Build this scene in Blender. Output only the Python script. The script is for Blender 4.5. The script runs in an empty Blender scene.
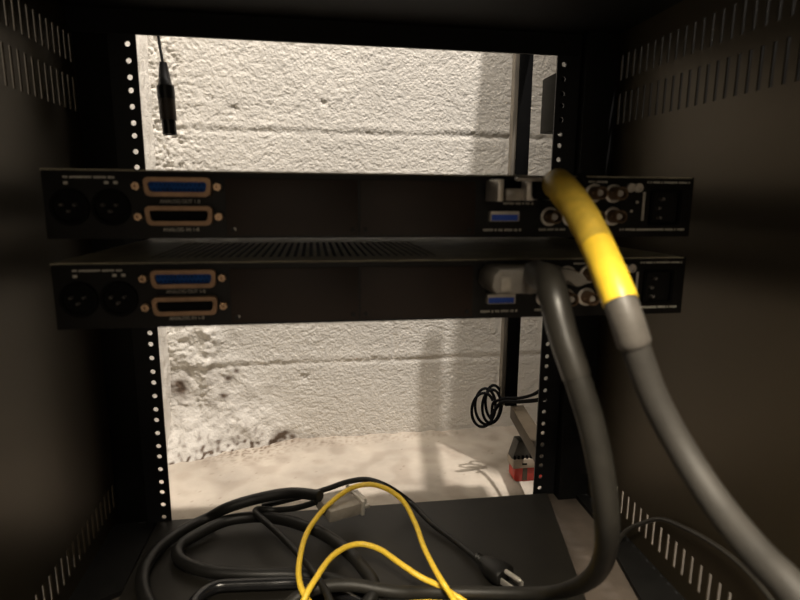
import bpy, bmesh, math, random
from mathutils import Vector, Matrix, noise

S = bpy.context.scene
COL = S.collection
R = random.Random(7)
UP = 605.0                      # mm from the floor up to the topmost rail hole, the origin of every measure below


def V(x, y, z):
    """millimetres (origin: topmost rail hole, middle of the rack) -> metres with the floor at 0"""
    return Vector((x / 1000.0, y / 1000.0, (z + UP) / 1000.0))


# ------------------------------------------------------------------ camera, world, lights, exposure
cam_data = bpy.data.cameras.new('camera')
cam = bpy.data.objects.new('camera', cam_data)
COL.objects.link(cam)
cam_data.sensor_width = 36.0
cam_data.lens = 550.4 / 800 * 36.0
cam_data.clip_start = 0.01
yaw, pitch, roll = 0.156937, -0.182795, 0.007304
fwd = Vector((math.sin(yaw) * math.cos(pitch), math.cos(yaw) * math.cos(pitch), math.sin(pitch)))
rgt = Vector((math.cos(yaw), -math.sin(yaw), 0))
upv = rgt.cross(fwd)
r2 = rgt * math.cos(roll) + upv * math.sin(roll)
u2 = -rgt * math.sin(roll) + upv * math.cos(roll)
m = Matrix((r2, u2, -fwd)).transposed().to_4x4()
m.translation = V(-52.62, -625.65, -150.42)
cam.matrix_world = m
cam_data.dof.use_dof = True
cam_data.dof.focus_distance = 1.0
cam_data.dof.aperture_fstop = 9.5
S.camera = cam

world = bpy.data.worlds.new('world')
S.world = world
world.use_nodes = True
wb = world.node_tree.nodes['Background']
wb.inputs[0].default_value = (1.0, 0.82, 0.58, 1)
wb.inputs[1].default_value = 0.002


def lamp(name, kind, loc, energy, color, size=0.05, aim=None, **kw):
    d = bpy.data.lights.new(name, kind)
    d.energy = energy
    d.color = color
    if kind == 'AREA':
        d.shape = 'RECTANGLE'
        d.size, d.size_y = size
    else:
        d.shadow_soft_size = size
    for k, v in kw.items():
        setattr(d, k, v)
    o = bpy.data.objects.new(name, d)
    COL.objects.link(o)
    o.location = loc
    if aim is not None:
        o.rotation_euler = (aim - o.location).to_track_quat('-Z', 'Y').to_euler()
    return o


KEY = V(550, -250, 2000)
lamp('ceiling_bulb', 'POINT', KEY, 275.0, (1.0, 0.93, 0.87), 0.022)
lamp('basement_light', 'AREA', V(60, -150, 1500), 25.0, (1.0, 0.91, 0.82), (0.7, 0.25), V(60, 230, -300))
lamp('room_light', 'AREA', V(-20, -930, 640), 3.5, (1.0, 0.88, 0.70), (0.3, 0.40), V(90, -370, -215), spread=math.radians(46))
lamp('low_fill_light', 'AREA', V(-150, -1700, 0), 0.21, (1.0, 0.84, 0.64), (0.9, 0.4), V(0, -250, -200), spread=math.radians(70))  # weak fill added to brighten the vented cover and rear panels

S.view_settings.view_transform = 'Standard'
S.view_settings.look = 'None'
S.view_settings.exposure = 0.0
S.view_settings.gamma = 1.0
S.view_settings.use_curve_mapping = False


# ------------------------------------------------------------------ materials
def mat(name, color, rough=0.5, metal=0.0, var=0.15, vscale=40.0, bump=0.0, bscale=400.0, spec=0.5, dust=None, tint=None):
    mt = bpy.data.materials.new(name)
    mt.use_nodes = True
    nt = mt.node_tree
    b = nt.nodes['Principled BSDF']
    b.inputs['Roughness'].default_value = rough
    b.inputs['Metallic'].default_value = metal
    b.inputs['Specular IOR Level'].default_value = spec
    if tint:
        b.inputs['Specular Tint'].default_value = (*tint, 1)
    tc = nt.nodes.new('ShaderNodeTexCoord')
    nz = nt.nodes.new('ShaderNodeTexNoise')
    nz.inputs['Scale'].default_value = vscale
    nz.inputs['Detail'].default_value = 4
    nt.links.new(tc.outputs['Object'], nz.inputs['Vector'])
    rp = nt.nodes.new('ShaderNodeValToRGB')
    c = Vector(color)
    rp.color_ramp.elements[0].position = 0.3
    rp.color_ramp.elements[1].position = 0.7
    rp.color_ramp.elements[0].color = (*(c * (1 - var)), 1)
    rp.color_ramp.elements[1].color = (*(dust if dust else c * (1 + var)), 1)
    nt.links.new(nz.outputs['Fac'], rp.inputs['Fac'])
    nt.links.new(rp.outputs['Color'], b.inputs['Base Color'])
    if bump > 0:
        n2 = nt.nodes.new('ShaderNodeTexNoise')
        n2.inputs['Scale'].default_value = bscale
        n2.inputs['Detail'].default_value = 3
        nt.links.new(tc.outputs['Object'], n2.inputs['Vector'])
        bp = nt.nodes.new('ShaderNodeBump')
        bp.inputs['Strength'].default_value = bump
        bp.inputs['Distance'].default_value = 0.001 if bump < 0.9 else 0.0015
        nt.links.new(n2.outputs['Fac'], bp.inputs['Height'])
        nt.links.new(bp.outputs['Normal'], b.inputs['Normal'])
    return mt


def masonry(name, color, stain, bump, bscale, rough=0.75, var=0.06):
    """painted masonry: base colour, fine pitted bump, and stains from the mesh attribute 'stain'"""
    mt = mat(name, color, rough, 0, var, 9.0, bump, bscale, 0.25)
    nt = mt.node_tree
    b = nt.nodes['Principled BSDF']
    src = b.inputs['Base Color'].links[0].from_socket
    at = nt.nodes.new('ShaderNodeAttribute')
    at.attribute_name = 'stain'
    mx = nt.nodes.new('ShaderNodeMix')
    mx.data_type = 'RGBA'
    nt.links.new(at.outputs['Fac'], mx.inputs[0])
    nt.links.new(src, mx.inputs[6])
    mx.inputs[7].default_value = (*stain, 1)
    nt.links.new(mx.outputs[2], b.inputs['Base Color'])
    return mt


M = dict(
    wall=masonry('painted_block', (0.72, 0.685, 0.615), (0.085, 0.05, 0.028), 1.0, 240.0),
    dim=mat('shaded_wall_colour', (0.17, 0.145, 0.11), 0.8, 0, 0.2, 8, 0.2, 200),  # darkened in place of shade on the front of the pier
    floor=masonry('concrete', (0.40, 0.35, 0.285), (0.11, 0.065, 0.035), 0.35, 300.0, 0.85, 0.22),
    black=mat('black_powder_coat', (0.006, 0.0058, 0.0055), 0.6, 0, 0.2, 60, 0.15, 900, 0.18),
    rail=mat('black_rail_steel', (0.008, 0.008, 0.009), 0.45, 0, 0.2, 60, 0, 1, 0.3),
    side=mat('dark_brown_panel_paint', (0.022, 0.0175, 0.011), 0.37, 0, 0.12, 12, 0.10, 700, 0.5, tint=(1.0, 0.80, 0.52)),
    base=mat('dusty_base_steel', (0.075, 0.06, 0.048), 0.7, 0, 0.3, 25, 0.2, 500, 0.3),
    plate=mat('satin_black_sheet', (0.013, 0.0115, 0.009), 0.42, 0, 0.3, 18, 0.12, 600, 0.4),
    chassis=mat('device_black', (0.0055, 0.005, 0.0045), 0.5, 0, 0.2, 50, 0.1, 900, 0.3),
    blank=mat('brown_black_plate', (0.017, 0.0095, 0.006), 0.5, 0, 0.2, 30, 0.1, 900, 0.3),
    cover=mat('lightened_cover', (0.60, 0.55, 0.40), 0.5, 0, 0.15, 40, 0.1, 900, 0.35),  # made much paler to stand in for light missing between the units
    gold=mat('tan_plated_shell', (0.25, 0.15, 0.085), 0.42, 0.55, 0.15, 200),
    blue=mat('blue_plastic', (0.003, 0.045, 0.20), 0.5, 0, 0.25, 120, 0, 1, 0.12),
    blue2=mat('bright_blue_plastic', (0.02, 0.09, 0.55), 0.4, 0, 0.1, 120),
    dark=mat('dark_plastic', (0.005, 0.005, 0.005), 0.75, 0, 0.1, 60, 0, 1, 0.04),
    nickel=mat('nickel', (0.60, 0.56, 0.50), 0.36, 0.5, 0.1, 200),
    brass=mat('dull_brass', (0.50, 0.33, 0.20), 0.38, 0.7, 0.15, 200),
    pin=mat('dull_pin_metal', (0.12, 0.11, 0.10), 0.5, 0.3, 0.1, 100),
    white=mat('printed_lettering', (0.50, 0.48, 0.42), 0.6, 0, 0.05, 100),
    yellow=mat('yellow_heat_shrink', (0.88, 0.60, 0.045), 0.38, 0, 0.10, 90, 0.25, 260, 0.5),
    yellow_shaded=mat('shaded_yellow_shrink', (0.62, 0.42, 0.05), 0.5, 0, 0.2, 120, 0.5, 200, 0.4),  # upper boot: same yellow shrink, its shade put into the colour
    brassd=mat('dark_brass', (0.17, 0.105, 0.06), 0.45, 0.4, 0.15, 200),
    yellow2=mat('yellow_cable_jacket', (0.86, 0.58, 0.05), 0.45, 0, 0.10, 300, 0.1, 900),
    sleeve=mat('grey_heat_shrink', (0.085, 0.077, 0.068), 0.5, 0, 0.12, 120, 0.2, 400),
    gcable=mat('dusty_grey_jacket', (0.027, 0.0245, 0.021), 0.65, 0, 0.22, 70, 0.15, 500, 0.45),
    gboot=mat('dark_grey_rubber', (0.021, 0.019, 0.0155), 0.40, 0, 0.15, 80, 0.1, 500, 0.5),
    gjacket=mat('dark_grey_jacket', (0.017, 0.0155, 0.0125), 0.52, 0, 0.2, 80, 0.1, 500, 0.4),
    hood=mat('grey_plastic_hood', (0.15, 0.135, 0.115), 0.38, 0, 0.15, 100, 0.1, 500),
    clear=mat('cloudy_plastic', (0.24, 0.215, 0.18), 0.22, 0, 0.2, 150, 0.1, 300),
    bcable=mat('black_cable_jacket', (0.009, 0.0085, 0.0075), 0.45, 0, 0.2, 120, 0.1, 700, 0.45),
    gloss=mat('glossy_black_jacket', (0.012, 0.012, 0.013), 0.22, 0, 0.2, 120, 0, 1, 0.6),
    metalhood=mat('grey_cast_metal', (0.30, 0.27, 0.23), 0.45, 0.3, 0.2, 80, 0.2, 400),
    xlr=mat('black_connector_metal', (0.012, 0.011, 0.010), 0.35, 0.3, 0.2, 80),
    xring=mat('brown_rubber_ring', (0.05, 0.037, 0.026), 0.5, 0, 0.2, 80),
    tan=mat('dusty_tan_bar', (0.060, 0.043, 0.024), 0.6, 0, 0.25, 30, 0.2, 300),
    latch=mat('olive_grey_latch', (0.024, 0.022, 0.014), 0.7, 0, 0.15, 30, 0, 1, 0.1),
    trim=mat('grey_brown_edge', (0.16, 0.14, 0.11), 0.7, 0, 0.15, 30),
    olive2=mat('olive_black_plate', (0.010, 0.009, 0.006), 0.7, 0, 0.15, 30, 0, 1, 0.1),
    red=mat('red_plastic', (0.55, 0.035, 0.02), 0.35, 0, 0.15, 60),
    beige=mat('beige_plastic', (0.33, 0.27, 0.20), 0.5, 0, 0.15, 60),
    olive=mat('dark_grey_plastic', (0.035, 0.032, 0.025), 0.5, 0, 0.2, 60),
    wood=mat('shadow_board_wood', (0.35, 0.24, 0.14), 0.6, 0, 0.2, 12),
)


# ------------------------------------------------------------------ mesh building helpers (millimetres in, metres out)
class MB:
    def __init__(self):
        self.bm = bmesh.new()

    def box(self, x0, x1, y0, y1, z0, z1, bev=0.0, rot=None, pivot=None):
        vs = [V(x, y, z) for x in (x0, x1) for y in (y0, y1) for z in (z0, z1)]
        if rot is not None:
            pv = V(*pivot)
            vs = [rot @ (v - pv) + pv for v in vs]
        v = [self.bm.verts.new(q) for q in vs]
        idx = [(0, 1, 3, 2), (4, 6, 7, 5), (0, 4, 5, 1), (2, 3, 7, 6), (0, 2, 6, 4), (1, 5, 7, 3)]
        fs = [self.bm.faces.new([v[i] for i in f]) for f in idx]
        bmesh.ops.recalc_face_normals(self.bm, faces=fs)
        if bev > 0:
            es = list({e for f in fs for e in f.edges})
            bmesh.ops.bevel(self.bm, geom=es, offset=bev / 1000, segments=2, affect='EDGES', profile=0.5)
        return self

    def prism(self, pts, a, b, axis='y', bev=0.0):
        """closed outline extruded along an axis: pts are (u,v) in the other two axes"""
        def P3(u, v, w):
            return V(u, w, v) if axis == 'y' else (V(w, u, v) if axis == 'x' else V(u, v, w))
        lo = [self.bm.verts.new(P3(u, v, a)) for u, v in pts]
        hi = [self.bm.verts.new(P3(u, v, b)) for u, v in pts]
        n = len(pts)
        fs = [self.bm.faces.new(lo), self.bm.faces.new(hi[::-1])]
        for i in range(n):
            fs.append(self.bm.faces.new([lo[i], hi[i], hi[(i + 1) % n], lo[(i + 1) % n]]))
        bmesh.ops.recalc_face_normals(self.bm, faces=fs)
        if bev > 0:
            es = list({e for f in fs[:2] for e in f.edges})
            bmesh.ops.bevel(self.bm, geom=es, offset=bev / 1000, segments=2, affect='EDGES', profile=0.5)
        return self

    def ring(self, outer, inner, a, b):
        """hollow outline (same point count) between y = a and y = b"""
        n = len(outer)
        L = [[self.bm.verts.new(V(u, w, v)) for u, v in pts] for pts, w in ((outer, a), (inner, a), (inner, b), (outer, b))]
        fs = []
        for k in range(4):
            A, B = L[k], L[(k + 1) % 4]
            for i in range(n):
                fs.append(self.bm.faces.new([A[i], A[(i + 1) % n], B[(i + 1) % n], B[i]]))
        bmesh.ops.recalc_face_normals(self.bm, faces=fs)
        return self

    def lathe(self, prof, origin, axis, seg=20):
        """prof = list of (distance along axis, radius) from origin"""
        ax = Vector(axis).normalized()
        s = ax.orthogonal().normalized()
        t = ax.cross(s)
        o = Vector(origin)
        rows = []
        for d, r in prof:
            if r <= 1e-6:
                rows.append([self.bm.verts.new(V(*(o + ax * d)))])
            else:
                rows.append([self.bm.verts.new(V(*(o + ax * d + (s * math.cos(k * 2 * math.pi / seg) + t * math.sin(k * 2 * math.pi / seg)) * r)))
                             for k in range(seg)])
        fs = []
        for A, B in zip(rows, rows[1:]):
            if len(A) == 1 and len(B) == 1:
                continue
            for k in range(seg):
                k2 = (k + 1) % seg
                if len(A) == 1:
                    fs.append(self.bm.faces.new([A[0], B[k], B[k2]]))
                elif len(B) == 1:
                    fs.append(self.bm.faces.new([A[k], B[0], A[k2]]))
                else:
                    fs.append(self.bm.faces.new([A[k], B[k], B[k2], A[k2]]))
        bmesh.ops.recalc_face_normals(self.bm, faces=fs)
        return self

    def tube(self, pts, r, seg=14, step=4.0):
        """round cable along smooth points; r is a number or a function of the fraction along it"""
        pts = smooth([Vector(q) for q in pts], step)
        n = len(pts)
        rf = r if callable(r) else (lambda t: r)
        tang = [(pts[min(i + 1, n - 1)] - pts[max(i - 1, 0)]).normalized() for i in range(n)]
        s = tang[0].orthogonal().normalized()
        rows = []
        for i in range(n):
            s = (s - tang[i] * s.dot(tang[i])).normalized()
            t = tang[i].cross(s)
            rr = rf(i / (n - 1))
            rows.append([self.bm.verts.new(V(*(pts[i] + (s * math.cos(k * 2 * math.pi / seg) + t * math.sin(k * 2 * math.pi / seg)) * rr)))
                         for k in range(seg)])
        fs = [self.bm.faces.new(rows[0][::-1]), self.bm.faces.new(rows[-1])]
        for A, B in zip(rows, rows[1:]):
            for k in range(seg):
                k2 = (k + 1) % seg
                fs.append(self.bm.faces.new([A[k], A[k2], B[k2], B[k]]))
        bmesh.ops.recalc_face_normals(self.bm, faces=fs)
        return self

    def build(self, name, material, parent=None, smooth_angle=40, solid=None):
        me = bpy.data.meshes.new(name)
        if solid:
            bmesh.ops.recalc_face_normals(self.bm, faces=self.bm.faces[:])
        self.bm.to_mesh(me)
        self.bm.free()
        me.materials.append(material)
        if smooth_angle:
            for p in me.polygons:
                p.use_smooth = True
            me.set_sharp_from_angle(angle=math.radians(smooth_angle))
        o = bpy.data.objects.new(name, me)
        COL.objects.link(o)
        if solid:
            md = o.modifiers.new('thickness', 'SOLIDIFY')
            md.thickness = solid / 1000
            md.offset = 0
        if parent is not None:
            attach(o, parent)
        return o


def attach(o, parent):
    o.parent = parent
    o.matrix_parent_inverse = parent_world(parent).inverted()


def parent_world(o):
    mw = Matrix.Translation(o.location)
    return (parent_world(o.parent) @ o.matrix_parent_inverse @ mw) if o.parent else mw


def smooth(pts, step):
    out = []
    n = len(pts)
    for i in range(n - 1):
        p0, p1, p2, p3 = pts[max(i - 1, 0)], pts[i], pts[i + 1], pts[min(i + 2, n - 1)]
        # centripetal Catmull-Rom keeps sharp turns free of loops
        t0 = 0.0
        t1 = t0 + max((p1 - p0).length, 1e-3) ** 0.5
        t2 = t1 + max((p2 - p1).length, 1e-3) ** 0.5
        t3 = t2 + max((p3 - p2).length, 1e-3) ** 0.5
        k = max(2, int((p2 - p1).length / step))
        for j in range(k):
            t = t1 + (t2 - t1) * j / k
            a1 = p0.lerp(p1, (t - t0) / (t1 - t0))
            a2 = p1.lerp(p2, (t - t1) / (t2 - t1))
            a3 = p2.lerp(p3, (t - t2) / (t3 - t2))
            b1 = a1.lerp(a2, (t - t0) / (t2 - t0))
            b2 = a2.lerp(a3, (t - t1) / (t3 - t1))
            out.append(b1.lerp(b2, (t - t1) / (t2 - t1)))
    out.append(pts[-1])
    return out


def rrect(x0, z0, x1, z1, r, n=4, slant=0.0):
    """rounded rectangle outline, anticlockwise; slant pulls the lower corners in (a D outline)"""
    pts = []
    for cx, cz, a in ((x1 - r, z1 - r, 0), (x0 + r, z1 - r, 90), (x0 + r, z0 + r, 180), (x1 - r, z0 + r, 270)):
        for k in range(n + 1):
            th = math.radians(a + 90 * k / n)
            x, z = cx + r * math.cos(th), cz + r * math.sin(th)
            f = (z1 - z) / (z1 - z0)
            x += slant * f * (1 if x < (x0 + x1) / 2 else -1)
            pts.append((x, z))
    return pts


def thing(name, label, cat, loc=(0, 0, 0), group=None):
    o = bpy.data.objects.new(name, None)
    o.empty_display_size = 0.02
    COL.objects.link(o)
    o.location = V(*loc)
    return tag(o, label, cat, group)


def tag(o, label, cat, group=None):
    o['label'] = label
    o['category'] = cat
    if group:
        o['group'] = group
    return o


def struct(o, label=None):
    o['kind'] = 'structure'
    if label:
        o['label'] = label
    return o


def grid_plate(us, vs, holes, place):
    """flat sheet of cells with some cells left open"""
    mb = MB()
    g = {}

    def vert(i, j):
        if (i, j) not in g:
            g[i, j] = mb.bm.verts.new(place(us[i], vs[j]))
        return g[i, j]
    for i in range(len(us) - 1):
        for j in range(len(vs) - 1):
            if (i, j) not in holes:
                mb.bm.faces.new([vert(i, j), vert(i + 1, j), vert(i + 1, j + 1), vert(i, j + 1)])
    return mb


# ------------------------------------------------------------------ the room
def frange(a, b, s):
    n = max(1, int(round((b - a) / s)))
    return [a + (b - a) * k / n for k in range(n + 1)]


def n3(x, y, z, s):
    return noise.noise(Vector((x / s, y / s, z / s)))


def bell(d, w):
    return math.exp(-(d / w) ** 2)


def step01(a, b, x):
    t = min(1, max(0, (x - a) / (b - a)))
    return t * t * (3 - 2 * t)


WALL_Y = 374.0


def rubble(x, z):
    """how far the crumbling mortar in the corner stands out of the wall"""
    h = max(0.0, (z + 620))
    # a column of squeezed-out filler that spreads to a heap at the floor
    edge = -236 + 12 * n3(x, z, 3, 40) + 120 * bell(h, 110) + 22 * bell(h - 150, 70)
    edge += 14 * n3(x, z, 9, 22)
    k = step01(edge + 60, edge - 50, x) * step01(300, 215, h + 16 * n3(x, z, 1, 30))
    reach = 62 * step01(-95, -305, x + 14 * n3(x, z, 15, 30))
    body = 4 * k + reach * math.exp(-((max(h - 14, 0)) / 50) ** 1.25) + 6 * k * bell(h - 40, 70)
    lump = k * (0.45 + 0.55 * step01(15, 60, h)) * (3.6 * n3(x, z, 5, 28) + 3.0 * abs(n3(x, z, 7, 15)) + 1.0 * n3(x, z, 11, 7))
    ridge = 13 * bell(x + 240 - 0.10 * (h - 230) - 5 * n3(z, 1, 1, 48), 14) * step01(100, 170, h) * step01(330, 270, h) * (0.5 + 0.9 * n3(x, z, 21, 24) + 0.35 * n3(x, z, 22, 11))
    return body + lump + ridge, k


def wall_relief(x, z):
    d = 0.0
    wob = 2.2 * n3(x, z, 2, 60) + 1.2 * n3(x, z, 4, 18)
    for k in (-3, -2, -1, 0, 1, 2):
        zj = -40 + 207 * k
        amp = 0.7 + 0.7 * n3(x, zj, 8, 90)
        d -= 1.5 * amp * bell(z - zj - wob, 4.5)
        d += 0.8 * amp * bell(z - zj - wob - 11, 8)
        if zj < z <= zj + 207:
            off = 94 if k % 2 == 0 else -112
            for xj in (off - 412, off, off + 412):
                am = 0.45 + 0.8 * n3(xj, z, 18, 60)
                d -= 1.8 * max(0, am) * bell(x - xj - wob, 4.0)
    rough = 0.8 + 1.9 * bell(x + 292, 42) * (1 if z > -350 else 0.5) + 0.25 * step01(120, -60, x)
    if z < -350:
        rough *= 0.85
    # roller stipple and runs of thick paint
    w1 = n3(x, z, 0, 13)
    w2 = n3(x + 31, z - 7, 5, 6.5)
    w3 = abs(n3(x, z * 1.4, 9, 24))
    d += rough * (0.30 * w1 + 0.32 * w2 - 0.65 * bell(w3, 0.06) + 0.5 * n3(x, z, 14, 4.5) - 0.5 * bell(n3(x, z, 19, 8) - 0.42, 0.12))
    d += 0.8 * n3(x, z, 3, 120)
    # a few chipped craters
    for cx, cz, cr in ((-178, -5, 9), (-75, -480, 10), (-262, -520, 12), (-30, 10, 6)):
        d -= 3.2 * bell(math.hypot(x - cx, z - cz), cr) * (0.6 + n3(x, z, 6, 6))
    rb, k = rubble(x, z)
    return d + rb, k


def wall_stain(x, z, k):
    s = 0.0
    nf = 0.5 + 0.5 * n3(x, z, 31, 12)
    nc = 0.5 + 0.5 * n3(x, z, 33, 8)
    s += 1.0 * bell(math.hypot((x + 296) / 1.2, (z + 487) / 1.35), 13) * (0.45 + nf) + 0.3 * bell(math.hypot(x + 300, z + 455), 22) * nf
    s += 0.5 * bell(x + 290, 35) * step01(-330, -250, z) * step01(0.58, 0.8, 0.5 + 0.5 * n3(x, z, 35, 6))
    s += 0.22 * bell(math.hypot(x + 250, z + 440), 60) * step01(0.5, 0.75, nf) * (k + 0.15)
    for cx, cz, r in ((-123, -592, 9), (-112, -586, 5), (-99, -596, 6), (-133, -600, 5), (-210, -474, 6), (-219, -505, 5), (-313, -560, 3), (-313, -585, 3), (-196, -462, 4)):
        s += 0.9 * bell(math.hypot((x - cx) / (0.7 + nf), z - cz), r)
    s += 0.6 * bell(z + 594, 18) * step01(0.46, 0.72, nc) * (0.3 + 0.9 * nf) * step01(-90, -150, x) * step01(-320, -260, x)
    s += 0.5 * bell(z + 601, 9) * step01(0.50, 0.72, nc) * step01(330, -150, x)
    s += 0.10 * bell(math.hypot(x + 178, z + 3), 12)
    s += 0.26 * k * step01(-430, -540, z) * (0.5 + 0.8 * nf)
    s += 0.30 * k * step01(0.62, 0.82, nc) * step01(-420, -560, z)
    return min(0.95, s)


def relief_mesh(name, us, vs, place, func, stain, material):
    me = bpy.data.meshes.new(name)
    verts, faces, st = [], [], []
    for v in vs:
        for u in us:
            d, k = func(u, v)
            verts.append(place(u, v, d))
            st.append(stain(u, v, k))
    nu = len(us)
    for j in range(len(vs) - 1):
        for i in range(nu - 1):
            a = j * nu + i
            faces.append((a, a + 1, a + nu + 1, a + nu))
    me.from_pydata(verts, [], faces)
    at = me.attributes.new('stain', 'FLOAT', 'POINT')
    at.data.foreach_set('value', st)
    for p in me.polygons:
        p.use_smooth = True
    me.materials.append(material)
    o = bpy.data.objects.new(name, me)
    COL.objects.link(o)
    return o


wx = frange(-312, 460, 2.1) + frange(480, 1400, 40)
wz = frange(-640, 130, 2.1) + frange(150, 1600, 50)
struct(relief_mesh('wall_back', wx, wz, lambda u, v, d: V(u, WALL_Y - d, v), wall_relief, wall_stain, M['wall']),
       'white painted block wall behind the rack')


# the pier that closes the corner on the left: its face toward +x is the narrow strip beside the left rail
def pier_relief(y, z):
    return 2.0 * n3(y * 1.6, z * 0.22, 40, 9) + 1.3 * n3(y, z, 44, 24) + 1.2 * n3(y, z, 47, 9), 0


ys = frange(66, WALL_Y + 3, 3)
struct(relief_mesh('wall_left', ys, frange(-640, 130, 5) + frange(160, 1600, 60),
                   lambda u, v, d: V(-310 + d, u, v), pier_relief, lambda u, v, k: 0.06 + 0.12 * max(0, n3(u, v, 50, 40)), M['wall']),
       'painted return of the wall in the corner beside the left rail')
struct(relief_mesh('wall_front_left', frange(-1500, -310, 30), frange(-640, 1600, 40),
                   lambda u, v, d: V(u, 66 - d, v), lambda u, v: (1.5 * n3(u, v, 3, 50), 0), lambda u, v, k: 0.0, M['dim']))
struct(MB().box(428, 448, -900, 368, -605, 150).build('dark_backing', M['black'], smooth_angle=0))  # black slab added out of view so the right slots look dark


def floor_relief(x, y):
    d = 0.7 * n3(x, y, 60, 9) + 1.2 * n3(x, y, 61, 45) + 0.35 * n3(x, y, 63, 4)
    d += 6 * bell(y - WALL_Y, 14) * (0.6 + 0.5 * n3(x, y, 64, 20))
    d += 9 * bell(math.hypot((x + 250) / 1.6, (y - 350) / 0.8), 60) * (0.7 + 0.6 * n3(x, y, 66, 15))
    return d, 0


def floor_stain(x, y, k):
    nc = 0.5 + 0.5 * n3(x, y, 71, 6)
    nf = 0.5 + 0.5 * n3(x, y, 73, 35)
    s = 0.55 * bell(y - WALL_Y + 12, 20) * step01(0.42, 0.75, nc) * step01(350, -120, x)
    s += 0.75 * bell(math.hypot((x + 190) / 2.0, y - 335), 34) * step01(0.47, 0.66, nc)
    s += 0.22 * step01(0.45, 0.75, nf)
    s += 0.35 * step01(0.78, 0.86, nc)
    return min(0.9, s)


fx = frange(-1500, -360, 60) + frange(-355, 420, 3.4) + frange(440, 1500, 50)
fy = frange(-2200, -20, 90) + frange(0, WALL_Y + 6, 3.4)
struct(relief_mesh('floor', fx, fy, lambda u, v, d: V(u, v, -605 + d), floor_relief, floor_stain, M['floor']),
       'pale concrete floor between rack and wall')


# unseen board added above the gap to shade the right of the wall
mb = MB()
a, b = V(314.5, 240, 500), V(346.6, 112.6, 500)
e = (a - b).normalized()
p1 = a + e * 0.13
p0 = b - e * 0.11
vs = []
for zz in (0.0, 0.022):
    vs.append([mb.bm.verts.new(Vector((q[0], q[1], q[2] + zz))) for q in ((p0.x, p0.y, p0.z), (0.95, p0.y, p0.z), (0.95, p1.y, p1.z), (p1.x, p1.y, p1.z))])
mb.bm.faces.new(vs[0][::-1])
mb.bm.faces.new(vs[1])
for i in range(4):
    j = (i + 1) % 4
    mb.bm.faces.new([vs[0][i], vs[0][j], vs[1][j], vs[1][i]])
struct(mb.build('shadow_board', M['wood'], smooth_angle=0))

# ------------------------------------------------------------------ the rack cabinet
cab = thing('rack_cabinet', 'black steel equipment rack cabinet seen from inside, with slotted sides and punched rails', 'equipment rack', (0, -280, -605))

SLOT_Z = [-506, -478, -66, -33, -19, 8]


def side_panel(x):
    us = [-520]
    holes = set()
    y = -440.0
    cols = []
    while y < 6:
        us += [y, y + 4.2]
        cols.append(len(us) - 2)
        y += 11.9
    us += [30]
    vs = [-560] + SLOT_Z + [45]
    for i in cols:
        for j in (1, 3, 5):
            holes.add((i, j))
    return grid_plate(us, vs, holes, lambda u, v: V(x, u, v)).build('side_panel', M['side'], cab, 0, solid=1.2)


side_panel(-288)
side_panel(292)
MB().box(-290, 294, -520, 60, 32, 36).box(-290, 294, -2, 1.5, 9.3, 32).build('top_panel', M['black'], cab)
MB().box(-290, 294, -520, 2, -560, -530.5).build('base_panel', M['base'], cab)
# the folded lips of the base along both sides
MB().prism([(276, 0), (292, 0), (292, -520), (198, -520), (250, -200), (275, -66)], -531, -525, 'z').build('base_lip', M['black'], cab)
MB().prism([(-242, 0), (-288, 0), (-288, -520), (-260, -520), (-260, -128), (-242, -118)], -531, -525, 'z').build('base_lip', M['black'], cab)
for x, y in ((-250, -20), (250, -20), (-250, -490), (250, -490)):
    MB().lathe([(0, 0), (0, 22), (8, 22), (10, 8), (46, 8), (46, 0)], (x, y, -605), (0, 0, 1)).build('levelling_foot', M['black'], cab)
for x0, x1, y0 in ((-287, -250, 9), (252, 291, -16)):
    MB().box(x0, x1, y0, 34, -559, 32, 1.0).build('corner_post', M['black'], cab)


def punched_rail(xc, x_in, x_out):
    """flat rail with the 15.9 / 15.9 / 12.7 mm hole spacing of an equipment rack"""
    mb = MB()
    bm = mb.bm
    zs = []
    for u in range(-1, 13):
        for h in range(3):
            z = -(44.45 * u + 15.875 * h)
            if -524 < z < 28:
                zs.append(z)
    zs.sort()
    bounds = [-530] + [(a + b) / 2 for a, b in zip(zs, zs[1:])] + [32]
    xs = sorted((x_in, x_out))
    hr = 2.75
    for k, z in enumerate(zs):
        lo, hi = bounds[k], bounds[k + 1]
        outer = [(xs[1], z), (xs[1], hi), (xc, hi), (xs[0], hi), (xs[0], z), (xs[0], lo), (xc, lo), (xs[1], lo)]
        ov = [bm.verts.new(V(a, 0, b)) for a, b in outer]
        hv = [bm.verts.new(V(xc + hr * math.cos(t * math.pi / 8), 0, z + hr * math.sin(t * math.pi / 8))) for t in range(16)]
        for t in range(8):
            bm.faces.new([ov[t], ov[(t + 1) % 8], hv[(2 * t + 2) % 16], hv[2 * t + 1], hv[2 * t]])
    bmesh.ops.remove_doubles(bm, verts=bm.verts[:], dist=1e-6)
    o = mb.build('rack_rail', M['rail'], cab, 0, solid=2.0)
    return o


punched_rail(-232.5, -224.3, -251)
punched_rail(232.5, 224.3, 253)

# the opened frame door beyond the right rail: a stile, a bottom bar and a lock box
MB().box(250.5, 257.2, 207, 221, -489, 182, 0.4).build('stile_trim', M['trim'], cab)
door = MB().box(257, 277, 203, 223, -489, 182, 0.8).build('door_stile', M['dark'], cab)  # top carried past the roof so its shadow lands on the wall
rot = Matrix.Rotation(math.radians(-8.0), 3, 'Z')
MB().box(240, 262, 8, 212, -512, -490, 1.0, rot, (240, 8, -500)).build('door_bottom_bar', M['tan'], cab)
MB().box(240, 262, 8, 212, 160, 178, 1.0, rot, (240, 8, 60)).build('door_top_bar', M['black'], cab)
MB().box(238, 262, 22, 72, -68, -1.5, 1.0).build('lock_box', M['olive2'], cab)


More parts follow.
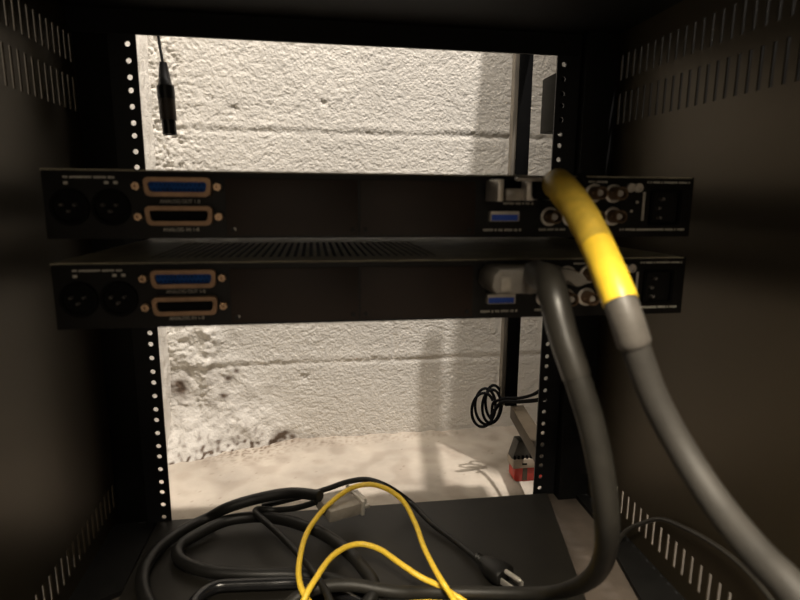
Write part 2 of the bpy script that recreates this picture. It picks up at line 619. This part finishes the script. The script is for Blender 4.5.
# ------------------------------------------------------------------ the two rack devices
def text_mesh(s, x0, x1, zc, height, yf, parent):
    cu = bpy.data.curves.new('lettering', 'FONT')
    cu.body = s
    cu.size = 1.0
    cu.extrude = 0.02
    tmp = bpy.data.objects.new('lettering', cu)
    COL.objects.link(tmp)
    bpy.context.view_layer.update()
    dg = bpy.context.evaluated_depsgraph_get()
    me = bpy.data.meshes.new_from_object(tmp.evaluated_get(dg))
    bpy.data.objects.remove(tmp)
    xs = [v.co.x for v in me.vertices]
    ysv = [v.co.y for v in me.vertices]
    sx = (x1 - x0) / (max(xs) - min(xs))
    sz = height / (max(ysv) - min(ysv))
    for v in me.vertices:
        x = x0 + (v.co.x - min(xs)) * sx
        z = zc + (v.co.y - (min(ysv) + max(ysv)) / 2) * sz
        v.co = V(x, yf - 0.1 - 8 * v.co.z, z)
    me.materials.clear()
    me.materials.append(M['white'])
    o = bpy.data.objects.new('lettering', me)
    COL.objects.link(o)
    attach(o, parent)
    return o


YB = -252.0


def dsub(dev, x0, z0, x1, z1, insert, screws):
    o = MB().ring(rrect(x0, z0, x1, z1, 3.2, 4, 1.0), rrect(x0 + 2.6, z0 + 2.7, x1 - 2.6, z1 - 2.7, 2.0, 4, 1.0), YB + 0.5, YB - 5.5).build('multipin_socket', M['gold'], dev)
    MB().prism(rrect(x0 + 2.7, z0 + 2.8, x1 - 2.7, z1 - 2.8, 2.0, 4, 1.0), YB + 0.5, YB - 3.6).build('insert', insert, o)
    pb = MB()
    w = (x1 - x0 - 10) / 12
    for r, n in ((0, 13), (1, 12)):
        for k in range(n):
            pb.lathe([(0, 0.55), (0.5, 0.55), (0.5, 0)], (x0 + 5 + w * (k + 0.5 * r), YB - 3.5, (z0 + z1) / 2 + (1.4 if r == 0 else -1.4)), (0, -1, 0), 6)
    pb.build('contacts', M['dark'], o)
    for sx, sz in screws:
        MB().lathe([(0, 2.5), (4.6, 2.5), (4.6, 1.2), (2.0, 1.2), (2.0, 0)], (sx, YB, sz), (0, -1, 0), 6).build('jack_screw', M['brass'], o)


def coax(dev, x, z):
    o = MB().lathe([(0, 6.6), (1.6, 6.6), (1.8, 6.2), (1.8, 4.9), (1.2, 4.6)], (x, YB, z), (0, -1, 0), 24).build('coax_jack', M['nickel'], dev)
    MB().lathe([(0, 4.7), (12.5, 4.6), (13, 4.3), (13, 3.6), (5, 3.5), (5, 0)], (x, YB, z), (0, -1, 0), 20).lathe(
        [(7.5, 0.01), (7.5, 1.0), (9.5, 1.0), (9.5, 0.01)], (x - 4.9, YB, z), (0, -1, 0), 8).build('barrel', M['brassd'], o)
    MB().lathe([(4, 2.1), (10.5, 2.1), (10.5, 0.6), (7, 0.6), (7, 0)], (x, YB, z), (0, -1, 0), 14).build('centre_contact', M['nickel'], o)


def device(label):
    dev = thing('audio_interface', label, 'rack device', (4, -126, -177), 'rack-mounted units in the cabinet')
    # chassis body
    MB().box(-216, 222, YB + 1.5, 2.4, -176.5, -137.0).build('chassis', M['chassis'], dev)
    # vented cover
    us = [-216]
    cols = []
    x = -166.0
    while x < 40:
        us += [x, x + 2.9]
        cols.append(len(us) - 2)
        x += 5.8
    us += [222]
    vsx = [YB, -223, -90, 2]
    mb = grid_plate(us, vsx, {(i, 1) for i in cols}, lambda u, v: V(u, v, -134.6))
    mb.build('vented_cover', M['cover'], dev, 0, solid=0.9)
    # front panel whose ears bolt to the far face of the rails
    MB().box(-241, 241, 2.2, 6, -177.4, -133.4, 0.6).build('front_panel', M['chassis'], dev)
    rp = MB().box(-216, 224, YB, YB + 1.5, -177, -134, 0.4).build('rear_panel', M['chassis'], dev)
    for x0, x1 in ((-107.5, -22.6), (-21.0, 58.5)):
        o = MB().box(x0, x1, YB - 0.9, YB, -175.0, -138.6, 0.3).build('blank_plate', M['blank'], dev)
        for sx in (x0 + 3.5, x1 - 3.5):
            MB().lathe([(0, 1.7), (0.7, 1.5), (0.8, 0)], (sx, YB - 0.9, -171.5), (0, -1, 0), 10).build('screw_head', M['chassis'], o)
    dsub(dev, -156.1, -150.4, -115.3, -138.6, M['blue'], ((-160.8, -144.2), (-112.0, -144.3)))
    dsub(dev, -156.3, -168.4, -115.2, -156.3, M['dark'], ((-160.7, -163), (-112.0, -163)))
    text_mesh('ANALOG OUT 1-8', -148, -123.6, -153.4, 2.3, YB, dev)
    text_mesh('ANALOG IN 1-8', -147.2, -125.2, -171.2, 2.3, YB, dev)
    # blue-tongued metal socket
    o = MB().ring(rrect(68.5, -165.6, 89.0, -158.8, 0.5, 2), rrect(69.2, -165.2, 88.3, -161.0, 0.3, 2), YB + 0.5, YB - 5).build('data_socket', M['nickel'], dev)
    MB().box(69.2, 88.3, YB - 4.4, YB, -165.2, -161.0).build('blue_tongue', M['blue2'], o)
    # multipin port that takes the big plug
    MB().ring(rrect(68, -151, 103, -138.5, 1.2, 2), rrect(70, -149.5, 101, -140, 0.8, 2), YB, YB - 3).build('link_socket', M['nickel'], dev)
    for x, z in ((129.2, -146), (145.4, -145.8), (160.5, -146), (113, -162.4), (129.2, -162.6), (145.2, -162.5), (161, -162.1)):
        coax(dev, x, z)
    for x in (173.6, 179.4):
        MB().lathe([(0, 3.2), (2.5, 3.2), (2.6, 2.2), (1, 2.0), (1, 0)], (x, YB, -141.8), (0, -1, 0), 16).build('round_socket', M['nickel'], dev)
    # three-pin sockets at the left end
    for x in (-201, -177):
        o = MB().lathe([(0, 11.6), (2, 11.4), (2.2, 10.6), (2.2, 9.4), (0.6, 9.2), (0.6, 0)], (x, YB, -157.4), (0, -1, 0), 28).build('three_pin_socket', M['dark'], dev)
        for dx, dz in ((-3.9, 1.6), (3.9, 1.6), (0, -2.3)):
            MB().lathe([(0.5, 0.9), (4.5, 0.9), (5, 0.4), (5, 0)], (x + dx, YB, -157.4 + dz), (0, -1, 0), 8).build('pin', M['pin'], o)
    # power inlet at the right end
    o = MB().ring(rrect(190, -168.5, 214, -143.5, 1.5, 3), rrect(192, -167, 212, -145, 1.5, 3), YB + 0.4, YB - 2).build('power_inlet', M['dark'], dev)
    for x, z in ((198, -149.6), (195.6, -156.2), (197.0, -163)):
        MB().box(x - 1.1, x + 1.1, YB - 4.5, YB, z - 1.0, z + 1.0, 0.2).build('pin', M['pin'], o)
    # rows of lettering too small to read
    rr = random.Random(3)
    for x0, z0, x1, z1 in ((79, -154.3, 101.5, -152.7), (65, -172.8, 93, -171.0), (105.9, -172.4, 125.7, -170.8), (134, -138.7, 156.2, -137.4), (187, -138.6, 220.4, -137.2),
                           (168, -172.6, 220, -170.9), (-203.5, -139.7, -173.6, -138.3)):
        mt = MB()
        x = x0
        while x < x1 - 0.5:
            w = rr.uniform(0.7, 1.5)
            mt.box(x, min(x + w, x1), YB - 0.35, YB, z0 + rr.uniform(0, 0.3), z1)
            x += w + (0.35 if rr.random() < 0.8 else 1.3)
        mt.build('small_print', M['white'], dev)
    mt = MB()
    for z in frange(-165, -144.6, 1.3)[:-1]:
        mt.box(184.2, 186.0, YB - 0.35, YB, z, z + 0.95)
    mt.build('small_print', M['white'], dev)
    for x, z in ((-203.5, -142.4), (-180.0, -142.0), (-174.6, -142.0)):
        MB().box(x, x + 2.4, YB - 0.35, YB, z - 0.9, z + 0.7).build('small_print', M['white'], dev)
    for x, z in ((-103, -171), (180, -152), (176, -158.4)):
        MB().lathe([(0, 1.1), (0.6, 1.0), (0.7, 0)], (x, YB - 0.9 if x < 0 else YB, z), (0, -1, 0), 10).build('indicator', M['nickel'], dev)
    return dev


dev_a = device('upper of the two black rack units, with the thick yellow cable plugged in')


def copy_tree(o, parent=None):
    c = o.copy()
    COL.objects.link(c)
    if parent is not None:
        mpi = o.matrix_parent_inverse.copy()
        c.parent = parent
        c.matrix_parent_inverse = mpi
    for ch in list(o.children):
        copy_tree(ch, c)
    return c


dev_b = copy_tree(dev_a)
dev_b.location.z -= 0.0582
dev_b['label'] = 'lower of the two black rack units, with slotted cover and dark grey cable plugged in'

P = {
    'yellow_multi': [[99.2, -292.7, -140.9], [93.2, -312.9, -143.8], [95.5, -327.5, -154.0], [96.1, -353.0, -174.1], [94.7, -377.1, -194.2], [96.4, -386.0, -207.5], [100.9, -389.6, -222.7], [109.0, -395.1, -245.4], [118.8, -407.2, -268.7], [123.1, -427.3, -284.4], [123.5, -449.4, -292.1], [126.3, -467.5, -298.6], [150, -485, -360], [165, -490, -450], [172, -470, -505], [176, -430, -520]],
    'grey_multi': [[88.6, -298.6, -198.1], [84.9, -320.6, -197.4], [81.6, -335.9, -205.4], [83.1, -346.9, -224.3], [87.9, -356.8, -245.5], [94.9, -362.4, -269.6], [100.8, -366.3, -296.3], [108.6, -363.3, -328.9], [120.4, -344.9, -363.7], [136.5, -307.5, -408.6], [150.5, -252.9, -462.8], [147.9, -210.2, -500.7], [86.7, -181.0, -516.0], [48.9, -177.3, -514.0], [15.0, -181.2, -507.0], [-25.8, -173.6, -501.0], [-54.9, -170.7, -503.0], [-76.5, -176.8, -508.0], [-92.5, -192.8, -515.0]],
    'coil': [[-51.0, -50.0, -480.5], [-82.9, -28.0, -486.7], [-119.6, -24.0, -492.3], [-156.5, -26.0, -500.5], [-178.9, -21.3, -514.0], [-201.0, -36.6, -516.0], [-221.0, -66.6, -517.0], [-226.6, -96.7, -517.0], [-218.8, -131.3, -517.0], [-193.5, -170.8, -517.0], [-141.3, -203.5, -517.0], [-70.7, -211.8, -517.0], [-23.0, -196.0, -514.0], [-3.9, -177.1, -506.0], [-11.5, -147.6, -504.0], [-30.8, -110.0, -504.0], [-57.2, -76.5, -505.0], [-96.3, -44.9, -508.0], [-127.6, -29.9, -512.0], [-157.3, -32.1, -513.0], [-182.7, -48.4, -515.0], [-199.8, -66.3, -517.0], [-197.6, -85.1, -517.0], [-181.4, -101.8, -517.0], [-157.9, -114.4, -517.0], [-121.2, -123.6, -517.0], [-77.3, -129.4, -518.0], [-38.6, -143.9, -518.0], [-5.0, -169.7, -518.0], [16.7, -200.7, -518.0]],
    'thin': [[-55.6, -52.0, -486.3], [-78.4, -40.0, -498.9], [-106.0, -30.0, -505.0], [-121.2, -34.1, -500.0], [-123.9, -39.5, -499.0], [-117.3, -52.4, -499.0], [-98.2, -80.1, -500.0], [-80.6, -107.4, -502.0], [-60.3, -150.2, -499.0], [-47.9, -184.7, -497.0], [-40.9, -210.1, -500.0]],
    'gloss': [[-168.4, -178.0, -518.0], [-166.9, -151.0, -518.0], [-152.5, -135.6, -518.0], [-129.3, -135.5, -518.0], [-100.9, -138.3, -518.0], [-72.2, -141.8, -518.0], [-39.1, -157.9, -518.0], [-15.5, -181.2, -518.0], [-1.9, -206.3, -518.0]],
    'power': [[-119.0, -12.0, -509.6], [-74.5, -12.0, -501.7], [-41.3, -14.0, -492.2], [-18.7, -16.0, -484.5], [3.7, -20.0, -480.8], [26.1, -28.0, -486.0], [56.0, -27.7, -510.0], [74.7, -61.8, -518.0], [97.3, -101.8, -520.0], [110.1, -136.7, -517.0]],
    'powerplug': [[109.7, -138.0, -516.0], [116.5, -149.7, -514.0], [130.7, -171.2, -514.0], [144.8, -181.8, -514.0], [134.4, -177.5, -514.0]],
    'y1': [[72.6, -217.3, -515.0], [67.9, -193.2, -512.0], [60.2, -188.9, -500.0], [55.3, -166.4, -498.0], [51.1, -136.2, -496.0], [49.3, -96.2, -494.0], [41.0, -66.2, -485.0], [26.9, -52.7, -478.0], [8.1, -41.2, -476.0], [-12.2, -42.1, -477.0], [-28.7, -52.0, -480.0], [-45.9, -67.9, -485.0], [-64.2, -102.0, -489.0], [-71.5, -140.4, -491.0], [-72.0, -166.5, -494.0], [-67.3, -183.1, -498.0], [-51.9, -197.7, -508.0], [-24.4, -217.2, -498.0], [10.9, -214.4, -494.0], [36.2, -214.6, -494.0], [58.9, -213.0, -500.0], [87.7, -204.0, -520.0]],
    'y2': [[-73.8, -207.3, -505.0], [-65.2, -194.8, -490.0], [-57.4, -181.9, -486.0], [-42.2, -152.5, -486.0], [-25.5, -135.1, -488.0], [-10.8, -130.3, -490.0], [5.4, -137.8, -492.0], [23.0, -156.3, -496.0], [40.8, -171.1, -502.0], [59.9, -177.3, -510.0], [82.2, -190.6, -520.0], [95.4, -214.8, -520.0]],
    'rightthin': [[262.0, -125.4, -534.9], [272.0, -133.5, -501.5], [280.0, -150.9, -480.6], [284.0, -172.7, -462.9], [285.0, -205.9, -451.5], [285.0, -236.8, -444.2], [285.0, -264.7, -441.1], [284.0, -294.4, -443.3], [280.0, -336.2, -454.2]],
    'xlr': [[-220.5, 75.0, 34.3], [-218.6, 75.0, 15.4], [-217.2, 75.0, -3.8], [-216.2, 75.0, -29.8], [-214.7, 75.0, -57.4], [-214.3, 75.0, -76.3]],
}


# ------------------------------------------------------------------ multicore cables plugged into the units
def sub(path, a, b):
    """the stretch of a smoothed path between two fractions of its length"""
    pts = smooth([Vector(q) for q in path], 3.0)
    n = len(pts) - 1
    return pts[int(a * n):int(b * n) + 1]


def frac_at(path, k):
    pts = smooth([Vector(q) for q in path], 3.0)
    t = Vector(path[k])
    i = min(range(len(pts)), key=lambda q: (pts[q] - t).length)
    return i / (len(pts) - 1)


def tube_raw(mb, pts, r, seg=18):
    return mb.tube(pts[::2] + ([pts[-1]] if (len(pts) - 1) % 2 else []), r, seg, 50.0)


# yellow
cy = thing('multicore_cable', 'thick grey cable with a yellow sleeved end, plugged into the upper rack unit', 'cable', (94, -292, -145), 'thick cables plugged into the rack units')
MB().box(66, 90, -277, YB - 3, -152, -138, 1.5).build('plug_body', M['dark'], cy)
MB().box(70.5, 84, -281, -276, -151.5, -143.5, 1.0).build('clear_tie', M['clear'], cy)
MB().box(72, 104, -296, -290, -139.5, -137, 0.8).build('top_rib', M['clear'], cy)
MB().box(64.5, 68.5, -282, YB - 3, -152, -138, 0.8).build('metal_shell', M['nickel'], cy)
MB().box(85, 112, -294, YB - 6, -150.5, -137, 2.5).build('plug_hood', M['dark'], cy)
MB().box(82, 87, -287, YB - 4, -151.5, -138, 1.0).box(104, 107.5, -296, YB - 8, -151, -136.4, 0.8).build('metal_band', M['nickel'], cy)
for z in (-141.2, -149):
    MB().lathe([(0, 0), (0, 2.6), (10, 2.6), (10.5, 1.6), (20, 1.6), (20, 0)], (72.5, -283 + 8, z), (0, 1, 0), 12).build('thumb_screw', M['nickel'], cy)
py = P['yellow_multi']
fa, fb, fc = frac_at(py, 2), frac_at(py, 4), frac_at(py, 5)
f0 = frac_at(py, 0)
path = py
F = lambda k: frac_at(path, k)
tube_raw(MB(), sub(path, 0, F(3)), lambda t: 9.3 - 0.5 * t + 0.3 * math.sin(t * 19) * (1 - t)).build('upper_boot', M['yellow_shaded'], cy)
MB().box(99, 102.2, -327, -322, -143, -134.5, 0.5, Matrix.Rotation(math.radians(-28), 3, 'Y'), (100, -324, -140)).build('boot_slit', M['dark'], cy)
tube_raw(MB(), sub(path, F(3) - 0.03, F(4) + 0.013), lambda t: 8.6).build('lower_boot', M['yellow'], cy)
tube_raw(MB(), sub(path, F(4), F(5) + 0.028), lambda t: 8.1 if t < 0.93 else 7.5).build('grey_sleeve', M['sleeve'], cy)
tube_raw(MB(), sub(path, F(5), 1.0), 6.9).build('jacket', M['gcable'], cy)

# dark grey
cg = thing('multicore_cable', 'thick dark grey cable with a grey hooded plug, plugged into the lower rack unit', 'cable', (90, -290, -200), 'thick cables plugged into the rack units')
MB().prism([(62, -199), (66, -195), (112, -195), (124, -199), (129, -205), (121, -208), (113, -203.5), (101, -206), (98, -211.5), (64, -211.5), (61, -207)],
           -288, YB - 3, 'y', 2.0).build('plug_hood', M['hood'], cg)
MB().box(66.5, 74, -289.2, -280, -210, -200, 1.2).box(84, 87.5, -292, YB - 8, -211, -195.5, 0.8).build('clear_tie', M['clear'], cg)
for x in (78.5, 98.5):
    MB().lathe([(0, 0), (0, 2.8), (12, 2.8), (12.5, 1.6), (22, 1.6), (22, 0)], (x, -280, -210.5), (0, 1, 0), 12).build('thumb_screw', M['nickel'], cg)
pg = [(93, -282, -199)] + P['grey_multi']
G = lambda k: frac_at(pg, k + 1)
tube_raw(MB(), sub(pg, 0, G(4)), lambda t: 9.2 - 1.4 * t).build('rubber_boot', M['gboot'], cg)
tube_raw(MB(), sub(pg, G(4) - 0.01, 1.0), lambda t: 7.5 - 1.7 * min(1, t / 0.6)).build('jacket', M['gjacket'], cg)

# ------------------------------------------------------------------ things in the bottom of the rack
o = MB().prism([(-240, 0), (241, -6), (206, -157), (140, -450), (-246, -450)], -530.4, -525.6, 'z').build('cover_sheet', M['plate'], smooth_angle=0)
tag(o, 'flat satin black metal sheet on the rack base under the tangle of cables', 'metal sheet')

# coiled black multicore with a metal-hooded connector
cc = thing('coiled_cable', 'coiled thick black cable with a grey metal-hooded multipin connector, heaped on the black sheet', 'cable', (-140, -100, -525))
tube_raw(MB(), smooth([Vector(q) for q in P['coil']], 3.0), 6.3, 16).build('jacket', M['bcable'], cc)
rotc = Matrix.Rotation(math.radians(4), 3, 'Y') @ Matrix.Rotation(math.radians(24), 3, 'Z')
pv = (-26, -48, -494)
MB().box(-50, -10, -65, -27, -502, -488, 2.0, rotc, pv).build('connector_hood', M['metalhood'], cc)
MB().box(-10, -6, -66, -24, -503, -486, 0.8, rotc, pv).box(-6, 1, -57, -33, -500, -489, 1.0, rotc, pv).build('connector_flange', M['nickel'], cc)
MB().box(1.0, 1.6, -55, -35, -498.5, -490.5, 0, rotc, pv).build('contact_face', M['dark'], cc)
for yy in (-62.5, -27.5):
    MB().box(-14, 1, yy - 2, yy + 2, -496.5, -492.5, 0.8, rotc, pv).build('thumb_screw', M['nickel'], cc)

o = tube_raw(MB(), smooth([Vector(q) for q in P['gloss']], 3.0), 5.6, 14).build('glossy_cable', M['gloss'])
tag(o, 'short run of glossy black cable lying inside the black coil on the sheet', 'cable')
o = tube_raw(MB(), smooth([Vector(q) for q in P['thin']], 3.0), 3.4, 12).build('thin_cable', M['bcable'])
tag(o, 'thin dark cable bent over the black coil and running down to the front', 'cable')

# power cord
pc = thing('power_cord', 'black power cord ending in a three-prong plug on the black sheet', 'power cord', (117, -150, -525))
tube_raw(MB(), smooth([Vector(q) for q in P['power']], 3.0), 3.3, 12).build('cord', M['bcable'], pc)
a = Vector((110, -134, -516))
d = Vector((17.5, -30.5, 0.5)).normalized()
side = Vector((d.y, -d.x, 0)).normalized() * -1
MB().lathe([(-2, 4.0), (0, 5.0), (1.5, 3.9), (3, 5.2), (4.5, 4.1), (6, 5.6), (7.5, 4.4), (9, 6.0), (9, 0)], a - d * 2, d, 14).build('strain_relief', M['bcable'], pc)
pb = MB()
rows = []
for t, w, h in ((4, 5.5, 5), (9, 8, 6.8), (18, 11.5, 8.2), (26, 13, 8.6), (33, 13, 8.6), (35, 12, 7.8)):
    rows.append([pb.bm.verts.new(V(*(a + d * t + side * (w * math.copysign(abs(math.cos(k * math.pi / 8)) ** 0.7, math.cos(k * math.pi / 8)))
                                     + Vector((0, 0, 1)) * (h * math.copysign(abs(math.sin(k * math.pi / 8)) ** 0.7, math.sin(k * math.pi / 8)))))) for k in range(16)])
for A, B in zip(rows, rows[1:]):
    for k in range(16):
        pb.bm.faces.new([A[k], A[(k + 1) % 16], B[(k + 1) % 16], B[k]])
pb.bm.faces.new(rows[0][::-1])
pb.bm.faces.new(rows[-1])
bmesh.ops.recalc_face_normals(pb.bm, faces=pb.bm.faces[:])
pb.build('plug_body', M['bcable'], pc)
zrot = Matrix.Rotation(math.atan2(d.y, d.x), 3, 'Z')
for s in (-6.2, 6.2):
    c = a + d * 35 + side * s + Vector((0, 0, -2.5))
    MB().box(c.x - 2, c.x + 17, c.y - 0.8, c.y + 0.8, c.z - 3.2, c.z + 3.2, 0.3, zrot, tuple(c)).build('flat_blade', M['nickel'], pc)
c = a + d * 34 + Vector((0, 0, 5.2))
MB().lathe([(0, 2.4), (18, 2.4), (20.5, 1.2), (20.5, 0)], c, d, 12).build('ground_pin', M['nickel'], pc)

# yellow patch cables
o = tube_raw(MB(), smooth([Vector(q) for q in P['y1']], 3.0), 2.8, 12).build('patch_cable', M['yellow2'])
tag(o, 'yellow patch cable making the taller loop, passing over the metal connector', 'patch cable', 'yellow patch cables on the rack base')
o = tube_raw(MB(), smooth([Vector(q) for q in P['y2']], 3.0), 2.8, 12).build('patch_cable', M['yellow2'])
tag(o, 'yellow patch cable making the lower loop, below and inside the taller one', 'patch cable', 'yellow patch cables on the rack base')

o = tube_raw(MB(), smooth([Vector(q) for q in P['rightthin']], 3.0), 2.3, 10).build('thin_cable', M['gboot'])
tag(o, 'thin dark cable arching in front of the slotted right side panel, behind the grey cable', 'cable')

# ------------------------------------------------------------------ things beyond the rails
hx = thing('hanging_cable', 'black cable with a three-pin connector hanging behind the top left of the rack', 'cable', (-215, 75, 36))
tube_raw(MB(), smooth([Vector(q) for q in [(-224, -40, 40), (-223, 20, 40), (-222, 62, 39), (-221, 75, 30), (-219.5, 75, 15), (-217.4, 75, -3)]], 3.0), 1.7, 10).build('cord', M['bcable'], hx)
ax = Vector((2.2, 0, -76)).normalized()
o0 = Vector((-217.4, 75, 0))
MB().lathe([(0, 0), (0, 4.2), (3, 4.6), (24, 7.6), (25, 8.2), (26, 8.2), (26, 0)], o0, ax, 20).build('strain_relief', M['xlr'], hx)
MB().lathe([(26, 0), (26, 9.6), (40, 9.6), (40, 0)], o0, ax, 24).build('ring_sleeve', M['xlr'], hx)
MB().lathe([(40, 0), (40, 9.3), (63, 9.0), (63, 0)], o0, ax, 24).build('shell', M['xring'], hx)
MB().lathe([(63, 0), (63, 7.8), (79.5, 7.8), (79.5, 6.6), (68, 6.4), (68, 0)], o0, ax, 24).build('collar', M['xlr'], hx)

# coil of thin black cable on the end of the bottom bar
pts = []
for k in range(0, 3 * 24 + 15):
    t = k / 24 * 2 * math.pi
    turn = k / 24
    pts.append((213 + 8.5 * turn + (21 - 1.6 * turn) * math.cos(t + 0.6), 196 - 7 * math.sin(t * 0.5 + 1) + 4 * turn, -490 + 1.0 * turn + 31 * math.sin(t + 0.6)))
pts += [(232, 192, -478), (241, 178, -466), (248, 120, -443), (246, 60, -414), (247, 40, -400)]
o = tube_raw(MB(), smooth([Vector(q) for q in pts], 3.0), 2.4, 8).tube([(226, 186, -500), (238, 178, -474), (247, 120, -449), (248, 60, -424), (252, 36, -412)], 3.0, 8).build('coiled_cable', M['dark'])
tag(o, 'small hanging coil of thin black cable below the upright post by the wall', 'cable')

# box with a red end on the floor
bx = thing('adapter_box', 'small red-based plastic box with beige band on the floor beyond the right rail', 'adapter', (290, 195, -605))
MB().prism(rrect(263, -605, 316, -581, 7, 4), 165, 190, 'y', 1.0).build('red_base', M['red'], bx)
MB().box(277, 285, 164.2, 166, -603, -582).box(300, 306, 164.2, 166, -603, -582).build('tan_stripe', M['tan'], bx)
MB().prism(rrect(260, -581, 318, -565, 2, 2), 163, 192, 'y', 1.0).build('beige_band', M['beige'], bx)
MB().box(275, 283, 162.6, 164, -575, -572).box(297, 304, 162.6, 164, -575, -572).build('vent_slot', M['dark'], bx)
hb = MB().prism([(259, -565), (318, -565), (312, -535), (268, -535)], 166, 188, 'y', 1.5)
hb.build('grey_housing', M['olive'], bx)
rb = MB()
for k in range(8):
    rb.box(261 + 7 * k, 264 + 7 * k, 163.5, 168, -565, -560)
rb.build('ribs', M['dark'], bx)
